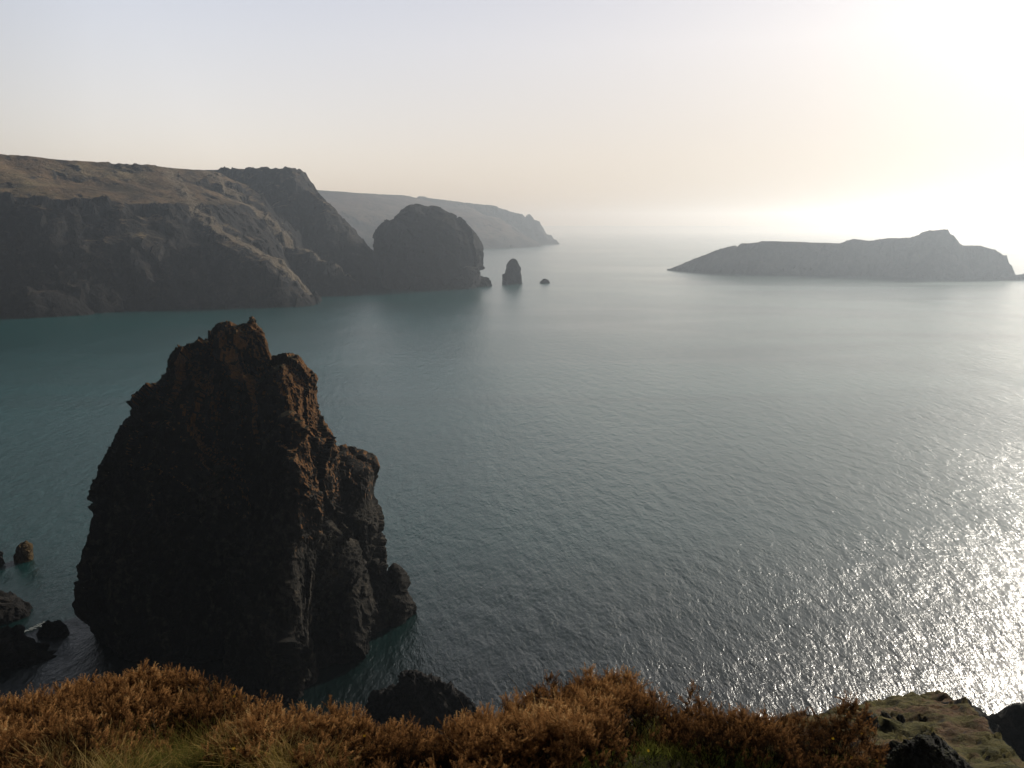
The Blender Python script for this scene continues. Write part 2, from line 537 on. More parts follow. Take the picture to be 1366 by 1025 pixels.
island = headland('rocky_island', 70, 440, 470, 800, 1.1, [
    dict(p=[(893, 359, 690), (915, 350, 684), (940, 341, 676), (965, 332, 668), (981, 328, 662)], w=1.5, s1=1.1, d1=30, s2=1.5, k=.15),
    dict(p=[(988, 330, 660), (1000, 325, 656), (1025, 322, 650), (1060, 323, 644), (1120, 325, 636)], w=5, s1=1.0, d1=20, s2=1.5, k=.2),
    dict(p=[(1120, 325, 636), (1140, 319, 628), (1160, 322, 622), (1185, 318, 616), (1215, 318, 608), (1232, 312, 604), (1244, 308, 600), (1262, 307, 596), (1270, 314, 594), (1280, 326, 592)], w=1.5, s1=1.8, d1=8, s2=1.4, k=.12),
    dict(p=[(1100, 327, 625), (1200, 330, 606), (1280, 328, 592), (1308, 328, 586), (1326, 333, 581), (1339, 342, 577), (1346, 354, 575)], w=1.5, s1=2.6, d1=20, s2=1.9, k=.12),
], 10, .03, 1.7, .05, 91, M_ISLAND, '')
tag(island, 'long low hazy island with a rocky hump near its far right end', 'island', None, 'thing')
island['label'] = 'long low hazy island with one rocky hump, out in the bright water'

# ------------------------------------------------------------------ sea
m = NT('sea_water')
co = m.coord()
# waves: crests drawn out across the wind
w1 = m.noise(m.coord(scale=(1, .42, 1), rot=(0, 0, R(28))), .6, 3, .55, .15)
w2 = m.noise(m.coord(scale=(1, .38, 1), rot=(0, 0, R(40))), 2.8, 4, .6, .2)
w3 = m.noise(m.coord(scale=(1, .5, 1), rot=(0, 0, R(14))), 8, 3, .6, .2)
sw = m.noise(m.coord(scale=(1, .3, 1), rot=(0, 0, R(75))), .035, 2, .5)
patch = m.ramp(m.noise(m.coord(scale=(.35, 1, 1), rot=(0, 0, R(-8))), .011, 4, .55, 1.0), [(.30, .55), (.50, 1.1)])
h = m.math('ADD', m.math('MULTIPLY', w1, .25), m.math('MULTIPLY', w2, .10))
h = m.math('ADD', h, m.math('MULTIPLY', w3, .025))
h = m.math('MULTIPLY', h, patch)
h = m.math('ADD', h, m.math('MULTIPLY', sw, .9))
nrm = m.bump(h, 1.0, 1.0)
deep = m.ramp(m.noise(co, .006, 3, .5), [(.35, (.004, .055, .060)), (.65, (.006, .078, .082))])
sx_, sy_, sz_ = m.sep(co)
deep = m.mix(m.math('MULTIPLY', m.ramp(m.math('MULTIPLY_ADD', sx_, 1 / 300, .3), [(.2, 0.0), (.75, 1.0)]), .8), deep, (.22, .30, .27))  # silvery sky sheen painted as a paler water colour towards the right
deep = m.mix(m.ramp(m.noise(m.coord(scale=(.28, 1, 1), rot=(0, 0, R(-6))), .014, 3, .5, .8), [(.36, .45), (.5, 0.0)]), deep, (.01, .035, .035))  # wind streaks: their duller sky reflection painted as darker colour
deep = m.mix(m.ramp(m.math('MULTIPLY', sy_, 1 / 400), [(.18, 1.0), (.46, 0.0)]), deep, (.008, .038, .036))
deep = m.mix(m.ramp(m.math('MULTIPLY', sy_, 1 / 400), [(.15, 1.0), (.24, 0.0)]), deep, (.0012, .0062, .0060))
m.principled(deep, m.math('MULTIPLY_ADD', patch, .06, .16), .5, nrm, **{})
P = [n for n in m.t.nodes if n.type == 'BSDF_PRINCIPLED'][0]
P.inputs['IOR'].default_value = 1.48
M_SEA = m.m
sea = mesh_obj('sea', [(-30000, -30000, 0), (30000, -30000, 0), (30000, 30000, 0), (-30000, 30000, 0)], [(0, 1, 2, 3)], M_SEA)
tag(sea, 'teal sea with fine ripples and sun glitter', None, None, 'structure')

# ------------------------------------------------------------------ sea haze: a real layer of scattering air
mz = bpy.data.materials.new('sea_haze')
mz.use_nodes = True
t = mz.node_tree
t.nodes.clear()
mo = t.nodes.new('ShaderNodeOutputMaterial')
vs = t.nodes.new('ShaderNodeVolumeScatter')
vs.inputs['Color'].default_value = (.77, .88, 1.0, 1)
vs.inputs['Density'].default_value = .00046
vs.inputs['Anisotropy'].default_value = .66
t.links.new(vs.outputs[0], mo.inputs['Volume'])
hx, hz = 4200, 95
hv = [(sx * hx, sy * hx, z) for z in (-6, hz) for sx, sy in ((-1, -1), (1, -1), (1, 1), (-1, 1))]
haze = mesh_obj('sea_haze', hv, [(3, 2, 1, 0), (4, 5, 6, 7), (0, 1, 5, 4), (1, 2, 6, 5), (2, 3, 7, 6), (3, 0, 4, 7)], mz)
tag(haze, 'thin pale sea haze lying over the water', None, None, 'stuff')

# ------------------------------------------------------------------ clifftop in front
EDGE = [(-400, 960), (-150, 940), (0, 925), (75, 912), (92, 894), (200, 888), (270, 902), (350, 924), (420, 940), (520, 949), (610, 950), (642, 938), (690, 912), (740, 898),
        (800, 887), (840, 900), (900, 922), (940, 938), (1000, 950), (1060, 949), (1130, 952), (1180, 962), (1230, 1010), (1300, 1060)]
SLOPE, TOPZ, GH = .32, 36.45, .28


def edge_world(z0, slope, tab):
    xs, ys = [], []
    for px, py in tab:
        Y = (CAM_Z - z0) / (drop(py) - slope)
        p = W(px, py, Y)
        xs.append(p[0] / Y); ys.append(Y)
    return np.array(xs), np.array(ys)


EX, EY = edge_world(TOPZ + GH, SLOPE, EDGE)


def edge_y(x, y):
    return np.interp(x / np.maximum(y, .8), EX, EY)


def ground_h(x, y):
    e = edge_y(x, y)
    h = TOPZ - SLOPE * y + .20 * np.exp(-((x - .72) / .55) ** 2 - ((y - 3.15) / .38) ** 2) + .16 * np.exp(-((x + 1.45) / .7) ** 2 - ((y - 3.05) / .35) ** 2)
    over = np.maximum(0, y - (e - .12))
    return h - over * 1.3 - over ** 2 * 1.2


xs = np.arange(-14, 12, .06)
ys = np.arange(-8, 7.4, .06)
X, Y = np.meshgrid(xs, ys)
P3 = np.stack([X.ravel(), Y.ravel(), 0 * X.ravel()], 1)
H = ground_h(X, Y) + (fbm(P3 * 1.7, 4, 5) * .05).reshape(X.shape)
# beyond the last gorse the turf rolls down to the lower shoulder
xr = 2.05 + .25 * (Y - 3.6)
H = H - np.maximum(0, X - xr) * .9
H = np.maximum(H, 20)
m = NT('clifftop_turf')
co = m.coord()
c = m.ramp(m.noise(co, 3, 6, .65), [(.35, (.02, .016, .008)), (.5, (.05, .042, .016)), (.68, (.09, .075, .03))])
m.principled(c, .95, .1, m.bump(m.noise(co, 14, 6, .7), 1, .05))
M_TURF = m.m
tag(grid_obj('clifftop_ground', X, Y, H, M_TURF), 'rough turf of the clifftop', None, None, 'structure')

# shoulder of the cliff, lower down on the right
SEDGE = [(900, 975), (1000, 962), (1060, 956), (1120, 950), (1160, 943), (1200, 936), (1235, 929), (1262, 929), (1280, 938), (1300, 955), (1330, 985), (1366, 1014), (1420, 1060), (1500, 1120)]
SZ, SS = 35.08, .42
SX, SY = edge_world(SZ, SS, SEDGE)
xs = np.arange(1.2, 16, .05)
ys = np.arange(4.0, 22, .05)
X, Y = np.meshgrid(xs, ys)
P3 = np.stack([X.ravel(), Y.ravel(), 0 * X.ravel()], 1)
e = np.interp(X / np.maximum(Y, 1), SX, SY)
n = (fbm(P3 * .55, 4, 15)).reshape(X.shape)
over = np.maximum(0, Y - (e - .1) + n * .15)
H = SZ - SS * Y - over * 1.6 - over ** 2 * .8 + n * .16
H += (ridged(P3 * 1.6, 4, 19) * .10).reshape(X.shape) + (facets(P3 * 2.4, 3) * .10).reshape(X.shape)
H += .02 * fbm(P3 * 9, 3, 77).reshape(X.shape)
H = np.maximum(H, 8)
m = NT('shoulder_turf')
co = m.coord()
c = m.ramp(m.noise(co, .9, 6, .65, .4), [(.36, (.075, .072, .022)), (.5, (.13, .11, .04)), (.60, (.14, .08, .048)), (.7, (.2, .16, .07))])
c = m.mix(m.ramp(m.noise(co, 7, 6, .75), [(.45, 0.0), (.68, .8)]), c, (.018, .018, .010))
g = m.geo()
nz = m.sep(g['Normal'])[2]
rk = m.ramp(m.math('ADD', nz, m.math('MULTIPLY', m.noise(co, 2, 5, .6), .3)), [(.84, 1.0), (.98, 0.0)])
c = m.mix(rk, c, (.035, .033, .03))
m.principled(c, .95, .1, m.bump(m.noise(co, 6, 7, .75), 1, .16))
tag(grid_obj('cliff_shoulder', X, Y, H, m.m), 'sunlit grassy shoulder of the cliff stepping down to the sea', None, None, 'structure')

# darker buttress behind the shoulder
BEDGE = [(1180, 1000), (1240, 960), (1275, 938), (1300, 950), (1335, 968), (1352, 967), (1366, 961), (1420, 950), (1500, 965), (1600, 1000)]
BZ, BS = 36.0, .25
B_Y = 30
bx = [W(px, py, B_Y) for px, py in BEDGE]
xs = np.arange(10, 34, .12)
ys = np.arange(22, 60, .12)
X, Y = np.meshgrid(xs, ys)
P3 = np.stack([X.ravel(), Y.ravel(), 0 * X.ravel()], 1)
n = fbm(P3 * .3, 4, 25).reshape(X.shape)
top = np.interp(X, [p[0] for p in bx], [p[2] for p in bx])
d = Y - B_Y + n * 1.5
H = top - np.where(d > 0, d * 1.3, -d * .55) + n * .2 + (facets(P3 * .8, 8) * .5 + ridged(P3 * .7, 4, 29) * .3).reshape(X.shape)
H = np.maximum(H, -2)
tag(grid_obj('cliff_buttress', X, Y, H, rock_mat('buttress_rock', (.05, .05, .045), (.10, .095, .08), (.2, .18, .14), .6, wet=False), smooth=False), 'dark rocky buttress beyond the grassy shoulder', None, None, 'structure')

make_rock('foreground_boulder', [
    dict(rows=[(984, 1226, 1236), (990, 1212, 1250), (1000, 1194, 1266), (1012, 1182, 1282), (1030, 1176, 1296), (1070, 1170, 1310)], dr=.6, e=2.3),
], 4.6, M_BOULDER, .011, .04, 6.5, 101, base=33.6, label='dark grey cracked boulder with moss at the foot of the frame by the turf', cat='boulder')
bpy.data.objects['foreground_boulder']['label'] = 'pointed dark grey cracked boulder at the edge of the green turf'
make_rock('turf_outcrop', [
    dict(rows=[(951, 1152, 1160), (956, 1148, 1167), (975, 1147, 1172), (992, 1150, 1170)], dr=.8),
], 10.6, M_BOULDER, .03, .07, 2.5, 103, base=29.5, label='dark upright block of rock sticking out of the grassy shoulder', cat='outcrop')
make_rock('turf_outcrop', [
    dict(rows=[(948, 1176, 1184), (955, 1172, 1190), (975, 1174, 1196), (985, 1178, 1196)], dr=.8),
], 11, M_BOULDER, .03, .07, 2.5, 105, base=29.5, label='narrow rock rib beside the dark upright block on the grassy shoulder', cat='outcrop')
make_rock('turf_outcrop', [
    dict(rows=[(952, 1198, 1206), (958, 1195, 1208), (972, 1196, 1210), (980, 1198, 1209)], dr=.8),
], 11.3, M_BOULDER, .03, .06, 2.5, 107, base=29.5, label='smallest rock of the row of three on the grassy shoulder', cat='outcrop')


# ------------------------------------------------------------------ plants
def plant_mat(name, stops, transl=.35, attr='tone'):
    m = NT(name)
    a = m.n('ShaderNodeAttribute', attribute_name=attr)
    c = m.ramp(a.outputs['Fac'], stops)
    d = m.n('ShaderNodeBsdfDiffuse')
    tr = m.n('ShaderNodeBsdfTranslucent')
    m.l(c, d.inputs['Color']); m.l(c, tr.inputs['Color'])
    mx = m.n('ShaderNodeMixShader')
    mx.inputs[0].default_value = transl
    m.l(d.outputs[0], mx.inputs[1]); m.l(tr.outputs[0], mx.inputs[2])
    m.l(mx.outputs[0], m.out.inputs['Surface'])
    return m.m


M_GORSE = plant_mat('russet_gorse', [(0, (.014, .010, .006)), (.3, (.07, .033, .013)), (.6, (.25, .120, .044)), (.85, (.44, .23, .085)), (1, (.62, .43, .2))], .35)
M_GRASS = plant_mat('grass_blades', [(0, (.03, .028, .01)), (.3, (.07, .075, .018)), (.55, (.13, .12, .03)), (.8, (.23, .15, .04)), (1, (.38, .27, .11))], .4)
M_GREEN = plant_mat('green_grass', [(0, (.022, .028, .008)), (.3, (.07, .085, .016)), (.6, (.15, .16, .03)), (.85, (.25, .22, .055)), (1, (.38, .30, .12))], .45)
M_LEAF = plant_mat('green_leaves', [(0, (.015, .022, .008)), (.5, (.05, .075, .02)), (1, (.12, .14, .04))], .35)
M_STALK = plant_mat('dry_stalk', [(0, (.25, .2, .13)), (1, (.55, .46, .33))], .1)
M_FLOWER = plant_mat('gorse_flower', [(0, (.6, .38, .02)), (1, (.75, .5, .04))], .4)


def canopy_extra(x, y):
    """height of the gorse canopy over the ground"""
    p = np.stack([x, y, 0 * x], 1)
    c = GH + .045 * fbm(p * 2.2, 3, 33) + .04 * fbm(p * 6, 2, 35)
    return c


def shoot_template(seed):
    r = np.random.default_rng(seed)
    V, F, T = [], [], []
    L = r.uniform(.06, .11)
    nb = r.integers(2, 5)
    axes = [(np.zeros(3), np.array([r.normal(0, .12), r.normal(0, .12), 1.0]), L)]
    for _ in range(nb):
        t = r.uniform(.15, .6)
        an = r.uniform(0, 6.28)
        axes.append((np.array([0, 0, L * t]), np.array([math.cos(an) * .7, math.sin(an) * .7, 1.0]), L * r.uniform(.35, .6)))
    for o, d, l in axes:
        d = d / np.linalg.norm(d)
        nn = int(l / .0017)
        for k in range(nn):
            t = (k + r.uniform(0, 1)) / nn
            an = k * 2.4 + r.uniform(-.4, .4)
            up = r.uniform(.1, .8)
            u = np.array([math.cos(an), math.sin(an), up])
            u /= np.linalg.norm(u)
            nl = r.uniform(.010, .017) * (1.15 - .7 * t)
            side = np.cross(u, d)
            side /= np.linalg.norm(side) + 1e-6
            b = o + d * l * t
            w = .0014
            i = len(V)
            V += [b - side * w, b + side * w, b + u * nl]
            F.append((i, i + 1, i + 2))
            T += [t * .55 + .1 + r.uniform(-.1, .1)] * 2 + [t * .7 + .3 + r.uniform(-.1, .15)]
    return np.array(V), np.array(F), np.array(T)


TEMPL = [shoot_template(s) for s in range(14)]


def scatter(templs, pos, dirs, scl, tone, gen):
    Vs, Fs, Ts = [], [], []
    off = 0
    which = gen.integers(0, len(templs), len(pos))
    for k, (v, f, t) in enumerate(templs):
        m_ = which == k
        n_ = m_.sum()
        if n_ == 0: continue
        p, d, s, to = pos[m_], dirs[m_], scl[m_], tone[m_]
        d = d / np.linalg.norm(d, axis=1, keepdims=True)
        an = gen.uniform(0, 6.28, n_)
        ref = np.stack([np.cos(an), np.sin(an), np.zeros(n_)], 1)
        a = np.cross(d, ref); a /= np.linalg.norm(a, axis=1, keepdims=True) + 1e-9
        b = np.cross(d, a)
        vv = (v[None, :, 0, None] * a[:, None] + v[None, :, 1, None] * b[:, None] + v[None, :, 2, None] * d[:, None]) * s[:, None, None] + p[:, None]
        ff = f[None] + (np.arange(n_) * len(v))[:, None, None] + off
        Vs.append(vv.reshape(-1, 3)); Fs.append(ff.reshape(-1, f.shape[1]))
        Ts.append((t[None] + to[:, None]).ravel())
        off += n_ * len(v)
    return np.concatenate(Vs), np.concatenate(Fs), np.concatenate(Ts)


M_TWIG = NT('gorse_twigs')
_c = M_TWIG.coord()
M_TWIG.principled(M_TWIG.ramp(M_TWIG.noise(_c, 30, 4, .6), [(.4, (.006, .004, .002)), (.65, (.03, .016, .007))]), 1, 0)
M_TWIG = M_TWIG.m


def px_of(x, y, z):
    """bearing column of a point, used only to keep bush borders where they were surveyed"""
    return 683 + FPX * x / (y * CP - (z - CAM_Z) * SP)


def near_px_row(x, y, z):
    dz = z - CAM_Z
    return 512.5 - FPX * (y * SP + dz * CP) / (y * CP - dz * SP)


# lower limit of the gorse (where turf or grass takes over), as row per column
LOWER_X = [-400, 0, 60, 100, 150, 200, 260, 330, 400, 480, 560, 640, 720, 770, 800, 840, 880, 920, 960, 1000, 1040, 1070, 1110, 1150, 1190]
LOWER_Y = [1250, 1250, 1030, 1004, 980, 965, 960, 980, 1012, 1060, 1100, 1100, 1050, 1015, 990, 972, 962, 966, 985, 1000, 1000, 998, 995, 988, 980]


def gorse(name, pxa, pxb, label, n, seed, tone0=0.0):
    gen = np.random.default_rng(seed)
    xa, xb = max(-5.2, (pxa - 683) / FPX * 5.2 / .9) if pxa < 683 else (pxa - 683) / FPX * 1.8, (pxb - 683) / FPX * 5.0 / .9 if pxb > 683 else (pxb - 683) / FPX * 2.2
    xa -= .1; xb += .1
    N = int((xb - xa) * 3.2 * n)
    x = gen.uniform(xa, xb, N)
    y = gen.uniform(1.9, 5.1, N)
    z = ground_h(x, y) + GH
    px = px_of(x, y, z)
    row = near_px_row(x, y, z)
    wob = 12 * fbm(np.stack([x * 3, y * 3, 0 * x], 1), 2, 3)
    e = edge_y(x, y)
    keep = (px > pxa + wob) & (px <= pxb + wob) & (row < np.interp(px, LOWER_X, LOWER_Y) + 10 + wob) & (y < e + .10)
    front = np.clip((row - (np.interp(px, LOWER_X, LOWER_Y) - 16 + wob)) / 26, 0, 1)
    x, y, e, front = x[keep], y[keep], e[keep], front[keep]
    root = bpy.data.objects.new(name, None)
    cx, cy = float(x.mean()), float(y.mean())
    cz = float(ground_h(np.array([cx]), np.array([cy]))[0])
    root.location = (cx, cy, cz)
    COL.objects.link(root)
    tag(root, label, 'gorse', 'dry gorse along the cliff edge')
    C = np.array([cx, cy, cz])
    base = ground_h(x, y)
    ex = canopy_extra(x, y)
    p = np.stack([x, y, base + ex], 1)
    lump = fbm(p * np.array([7, 7, 7]), 2, 90)
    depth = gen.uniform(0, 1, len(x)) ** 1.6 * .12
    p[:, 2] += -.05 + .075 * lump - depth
    d = np.stack([gen.normal(0, .38, len(x)), gen.normal(-.05, .38, len(x)), np.full(len(x), 1.0)], 1)
    p[:, 2] -= ex * front * .85
    d[:, 1] -= front * .6
    over = np.clip((y - e) / .1, 0, 1)
    p[:, 2] -= over * .05
    d[:, 1] += over * .5
    big = fbm(np.stack([x * 1.3, y * 1.3, 0 * x], 1), 3, 44)
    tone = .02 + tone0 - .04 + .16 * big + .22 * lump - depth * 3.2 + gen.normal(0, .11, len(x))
    sc = gen.uniform(.6, 1.15, len(x)) * (1 + .25 * big)
    hole = fbm(p * np.array([3.2, 3.2, 3.2]), 2, 120) > .34
    kk = ~(hole & (y < e - .42))
    V, F, T = scatter(TEMPL, (p - C)[kk], d[kk], sc[kk], tone[kk], gen)
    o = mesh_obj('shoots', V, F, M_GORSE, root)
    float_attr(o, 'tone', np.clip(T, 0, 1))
    # dark tangle of twigs below the shoots
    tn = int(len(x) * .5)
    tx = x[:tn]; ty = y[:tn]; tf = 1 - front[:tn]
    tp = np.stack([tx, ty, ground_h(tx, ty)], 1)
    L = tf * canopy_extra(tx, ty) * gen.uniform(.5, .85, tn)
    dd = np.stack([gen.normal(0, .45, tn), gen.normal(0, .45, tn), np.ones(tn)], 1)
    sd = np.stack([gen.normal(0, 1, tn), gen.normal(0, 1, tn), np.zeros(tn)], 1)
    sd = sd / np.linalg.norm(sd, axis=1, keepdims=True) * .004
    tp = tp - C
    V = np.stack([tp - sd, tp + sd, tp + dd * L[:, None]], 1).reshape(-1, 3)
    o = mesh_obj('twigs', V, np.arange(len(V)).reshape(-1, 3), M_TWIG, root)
    o['kind'] = 'stuff'
    # a few yellow flowers
    fn = 9
    ii = gen.integers(0, len(x), fn)
    fp = (p - C)[ii] + np.array([0, 0, .055])
    ft = []
    fv, ff = [], []
    for q in range(6):
        a = q * 1.05
        i = len(fv)
        c_, s_ = math.cos(a), math.sin(a)
        fv += [(0, 0, 0), (c_ * .006 - s_ * .003, s_ * .006 + c_ * .003, .004), (c_ * .008, s_ * .008, .009), (c_ * .006 + s_ * .003, s_ * .006 - c_ * .003, .004)]
        ff.append((i, i + 1, i + 2, i + 3))
    V, F, T = scatter([(np.array(fv), np.array(ff), np.full(len(fv), .5))], fp, np.tile([0., -.3, 1.], (fn, 1)), np.full(fn, .9), np.zeros(fn), gen)
    o = mesh_obj('blossom', V, F, M_FLOWER, root)
    float_attr(o, 'tone', T)
    o['kind'] = 'stuff'
    return root


gorse('gorse_bush', -500, 90, 'russet dry gorse low at the frame edge beside the left mound', 2600, 1)
gorse('gorse_bush', 90, 420, 'broad orange-brown gorse mound below the big sea stack', 2600, 2, .02)
gorse('gorse_bush', 420, 640, 'low stretch of russet gorse in the dip between the two mounds', 2600, 3, -.02)
gorse('gorse_bush', 640, 985, 'tallest russet gorse mound, in the middle of the cliff edge', 2600, 4, -.02)
gorse('gorse_bush', 985, 1185, 'small dark brown gorse bush near the grassy shoulder', 2600, 5, -.06)


def blade_template(seed, L0, L1, w, bend):
    r = np.random.default_rng(seed)
    L = r.uniform(L0, L1)
    b = r.uniform(.4, 1.0) * bend
    V, F, T = [], [], []
    n = 5
    for k in range(n + 1):
        t = k / n
        c = np.array([L * t * t * b, r.normal(0, .001), L * (t - .28 * b * t * t)])
        ww = w * (1 - t) + .0003
        V += [c + (0, -ww, 0), c + (0, ww, 0)]
        T += [.05 + .75 * t] * 2
        if k:
            i = 2 * k
            F.append((i - 2, i - 1, i + 1, i))
    return np.array(V), np.array(F), np.array(T)


def place_blades(x, y, gz, templs, tone, lean, spread, gen, scl):
    n = len(x)
    p = np.stack([x, y, gz - .01], 1)
    d = np.stack([lean[0] + gen.normal(0, spread, n), lean[1] + gen.normal(0, spread, n), np.ones(n)], 1)
    return scatter(templs, p, d, scl, tone, gen)


def grass_area(name, inside, n, L0, L1, w, bend, tone0, tvar, label, seed, lean=(.1, 0), spread=.35, mat=None):
    gen = np.random.default_rng(seed)
    N = n * 12
    x = gen.uniform(-5.0, 3.2, N)
    y = gen.uniform(1.5, 4.9, N)
    g = ground_h(x, y)
    px = px_of(x, y, g + .08)
    row = near_px_row(x, y, g + .08)
    wob = 14 * fbm(np.stack([x * 3, y * 3, 0 * x], 1), 2, 13)
    k = inside(px, row, wob)
    x, y, g = x[k][:n], y[k][:n], g[k][:n]
    big = fbm(np.stack([x * 2.5, y * 2.5, 0 * x], 1), 3, 54)
    fine = fbm(np.stack([x * 9, y * 9, 0 * x], 1), 2, 58)
    g = g + np.clip(big, -.3, 1) * .05 + .07
    tone = tone0 + tvar * big + .1 * fine + gen.normal(0, .09, len(x))
    temps = [blade_template(s + seed, L0, L1, w, bend) for s in range(10)]
    V, F, T = place_blades(x, y, g, temps, tone, lean, spread, gen, gen.uniform(.7, 1.2, len(x)) * (1 + .3 * big))
    o = mesh_obj(name, V, F, mat or M_GRASS)
    float_attr(o, 'tone', np.clip(T, 0, 1))
    tag(o, label, None, None, 'stuff')
    return o


lowf = lambda px: np.interp(px, LOWER_X, LOWER_Y)
grass_area('grass', lambda px, row, w: (px < 450) & (px > -500) & (row > lowf(px) - 4 + w), 44000, .07, .15, .0012, 1.5, .05, .34, 'long golden grass curling over below the left gorse', 200, lean=(.25, -.1))
grass_area('grass', lambda px, row, w: (px >= 450) & (px < 1120 + w) & (row > lowf(px) - 10 + w) & ((px < 1000) | (row > 1000)), 40000, .04, .09, .0012, 1.0, .1, .22, 'short green and straw grass on the clifftop turf', 220, mat=M_GREEN)
# small green leafy herbs on the right
gen = np.random.default_rng(9)


def leaf_template(seed):
    r = np.random.default_rng(seed)
    V, F, T = [], [], []
    for k in range(7):
        a = r.uniform(0, 6.28); up = r.uniform(.1, .9)
        u = np.array([math.cos(a), math.sin(a), up]); u /= np.linalg.norm(u)
        s = np.array([-math.sin(a), math.cos(a), 0])
        L = r.uniform(.012, .026)
        b = np.array([0, 0, r.uniform(0, .03)])
        i = len(V)
        V += [b, b + u * L * .5 + s * L * .28, b + u * L, b + u * L * .5 - s * L * .28]
        T += [.25, .5, .7, .5]
        F.append((i, i + 1, i + 2, i + 3))
    return np.array(V), np.array(F), np.array(T)


N = 120000
x = gen.uniform(0.2, 2.6, N); y = gen.uniform(1.6, 4.6, N)
g = ground_h(x, y)
px = px_of(x, y, g + .05); row = near_px_row(x, y, g + .05)
k = (px > 960) & (px < 1230) & (row > lowf(px) - 6) & (y < edge_y(x, y) + .05) & (x < 2.15 + .25 * (y - 3.6))
x, y, g = x[k][:9000], y[k][:9000], g[k][:9000]
big = fbm(np.stack([x * 4, y * 4, 0 * x], 1), 3, 64)
V, F, T = scatter([leaf_template(s) for s in range(8)], np.stack([x, y, g + .02 + .05 * np.clip(big, 0, 1)], 1), np.stack([gen.normal(0, .4, len(x)), gen.normal(-.1, .4, len(x)), np.ones(len(x))], 1),
                  gen.uniform(.7, 1.3, len(x)), -.15 + .35 * big + gen.normal(0, .12, len(x)), gen)
o = mesh_obj('undergrowth', V, F, M_LEAF)
float_attr(o, 'tone', np.clip(T, 0, 1))
tag(o, 'small green leafy ground cover beside the dark gorse', None, None, 'stuff')


# dry stalks standing out of the gorse, each a thing
def stalk(name, pts_px, label, r0=.0016, forks=(), flower=False):
    """pts_px: (px, row, Y) of the stalk from foot to tip"""
    V, F = [], []

    def tube(P, r):
        P = [np.array(p) for p in P]
        # smooth resample with a slight wobble
        Q = []
        for a, b in zip(P[:-1], P[1:]):
            for t in np.linspace(0, 1, 6, endpoint=False):
                Q.append(a + (b - a) * t + np.array([random.gauss(0, .0012), random.gauss(0, .0012), 0]))
        Q.append(P[-1])
        st = len(V)
        n = len(Q)
        for i, q in enumerate(Q):
            rr = r * (1 - .7 * i / n)
            for k in range(5):
                a = k * 1.2566
                V.append(q + np.array([math.cos(a) * rr, math.sin(a) * rr * .6, math.sin(a) * rr * .6]))
        for i in range(n - 1):
            for k in range(5):
                F.append((st + i * 5 + k, st + i * 5 + (k + 1) % 5, st + (i + 1) * 5 + (k + 1) % 5, st + (i + 1) * 5 + k))

    P0 = [W(*p) for p in pts_px]
    foot = P0[0].copy()
    tube([p - foot for p in P0], r0)
    for f in forks:
        tube([W(*p) - foot for p in f], r0 * .75)
    o = mesh_obj(name, V, F, M_STALK)
    float_attr(o, 'tone', [random.random() for _ in V])
    o.location = foot
    tag(o, label, 'dry stalk')
    return o


stalk('dry_stalk', [(52, 1016, 3.35), (50, 990, 3.38), (45, 955, 3.45), (43, 922, 3.5)], 'forked pale dry stalk standing in the gorse by the golden grass', .0018, forks=[[(52, 992, 3.38), (60, 972, 3.36), (68, 950, 3.34)]])
stalk('dry_stalk', [(207, 985, 3.55), (206, 965, 3.58), (204, 943, 3.6)], 'short upright pale stalk at the top of the golden grass', .0017, forks=[[(207, 970, 3.57), (200, 955, 3.58)]])
stalk('dry_stalk', [(322, 996, 3.5), (312, 980, 3.52), (300, 966, 3.55)], 'leaning forked stalk where the golden grass meets the gorse', .0017, forks=[[(318, 992, 3.5), (330, 978, 3.5)], [(312, 980, 3.52), (314, 968, 3.52)]])
stalk('dry_stalk', [(640, 1018, 3.1), (616, 998, 3.15), (588, 979, 3.2)], 'long pale stalk lying aslant low over the gorse dip', .0018)
stalk('dry_stalk', [(634, 978, 3.9), (622, 950, 3.95), (611, 928, 4.0)], 'thin grey stalk leaning out at the edge of the gorse dip', .0018, forks=[[(640, 985, 3.85), (632, 962, 3.9), (629, 962, 3.9)]])
stalk('dry_stalk', [(707, 942, 4.1), (692, 920, 4.15), (677, 898, 4.2)], 'thin stalk leaning against the flank of the tallest gorse mound', .0016)
stalk('dry_stalk', [(447, 972, 3.9), (455, 962, 3.9), (464, 955, 3.9)], 'little bent straw on the low stretch of gorse', .0013)
# pale seed head
o = stalk('flower_stalk', [(876, 950, 3.75), (877, 940, 3.76), (877, 931, 3.77)], 'dry stalk with one small round whitish seed head in the tallest gorse', .0015)
o['category'] = 'dry flower'
c = W(877, 928, 3.77) - np.array(o.location)
sv, sf = [], []
for a in range(9):
    for b in range(12):
        th, ph = math.pi * a / 8, 2 * math.pi * b / 12
        r_ = .011 * (1 + .12 * math.sin(5 * ph + 3 * th))
        sv.append(c + r_ * np.array([math.sin(th) * math.cos(ph), math.sin(th) * math.sin(ph), math.cos(th) * 1.15]))
for a in range(8):
    for b in range(12):
        sf.append((a * 12 + b, a * 12 + (b + 1) % 12, (a + 1) * 12 + (b + 1) % 12, (a + 1) * 12 + b))
mf = NT('seed_head'); mf.principled(mf.ramp(mf.noise(mf.coord(), 300, 3), [(.4, (.45, .42, .36)), (.6, (.7, .67, .6))]), .9, .1)
mesh_obj('seed_head', sv, sf, mf.m, o)

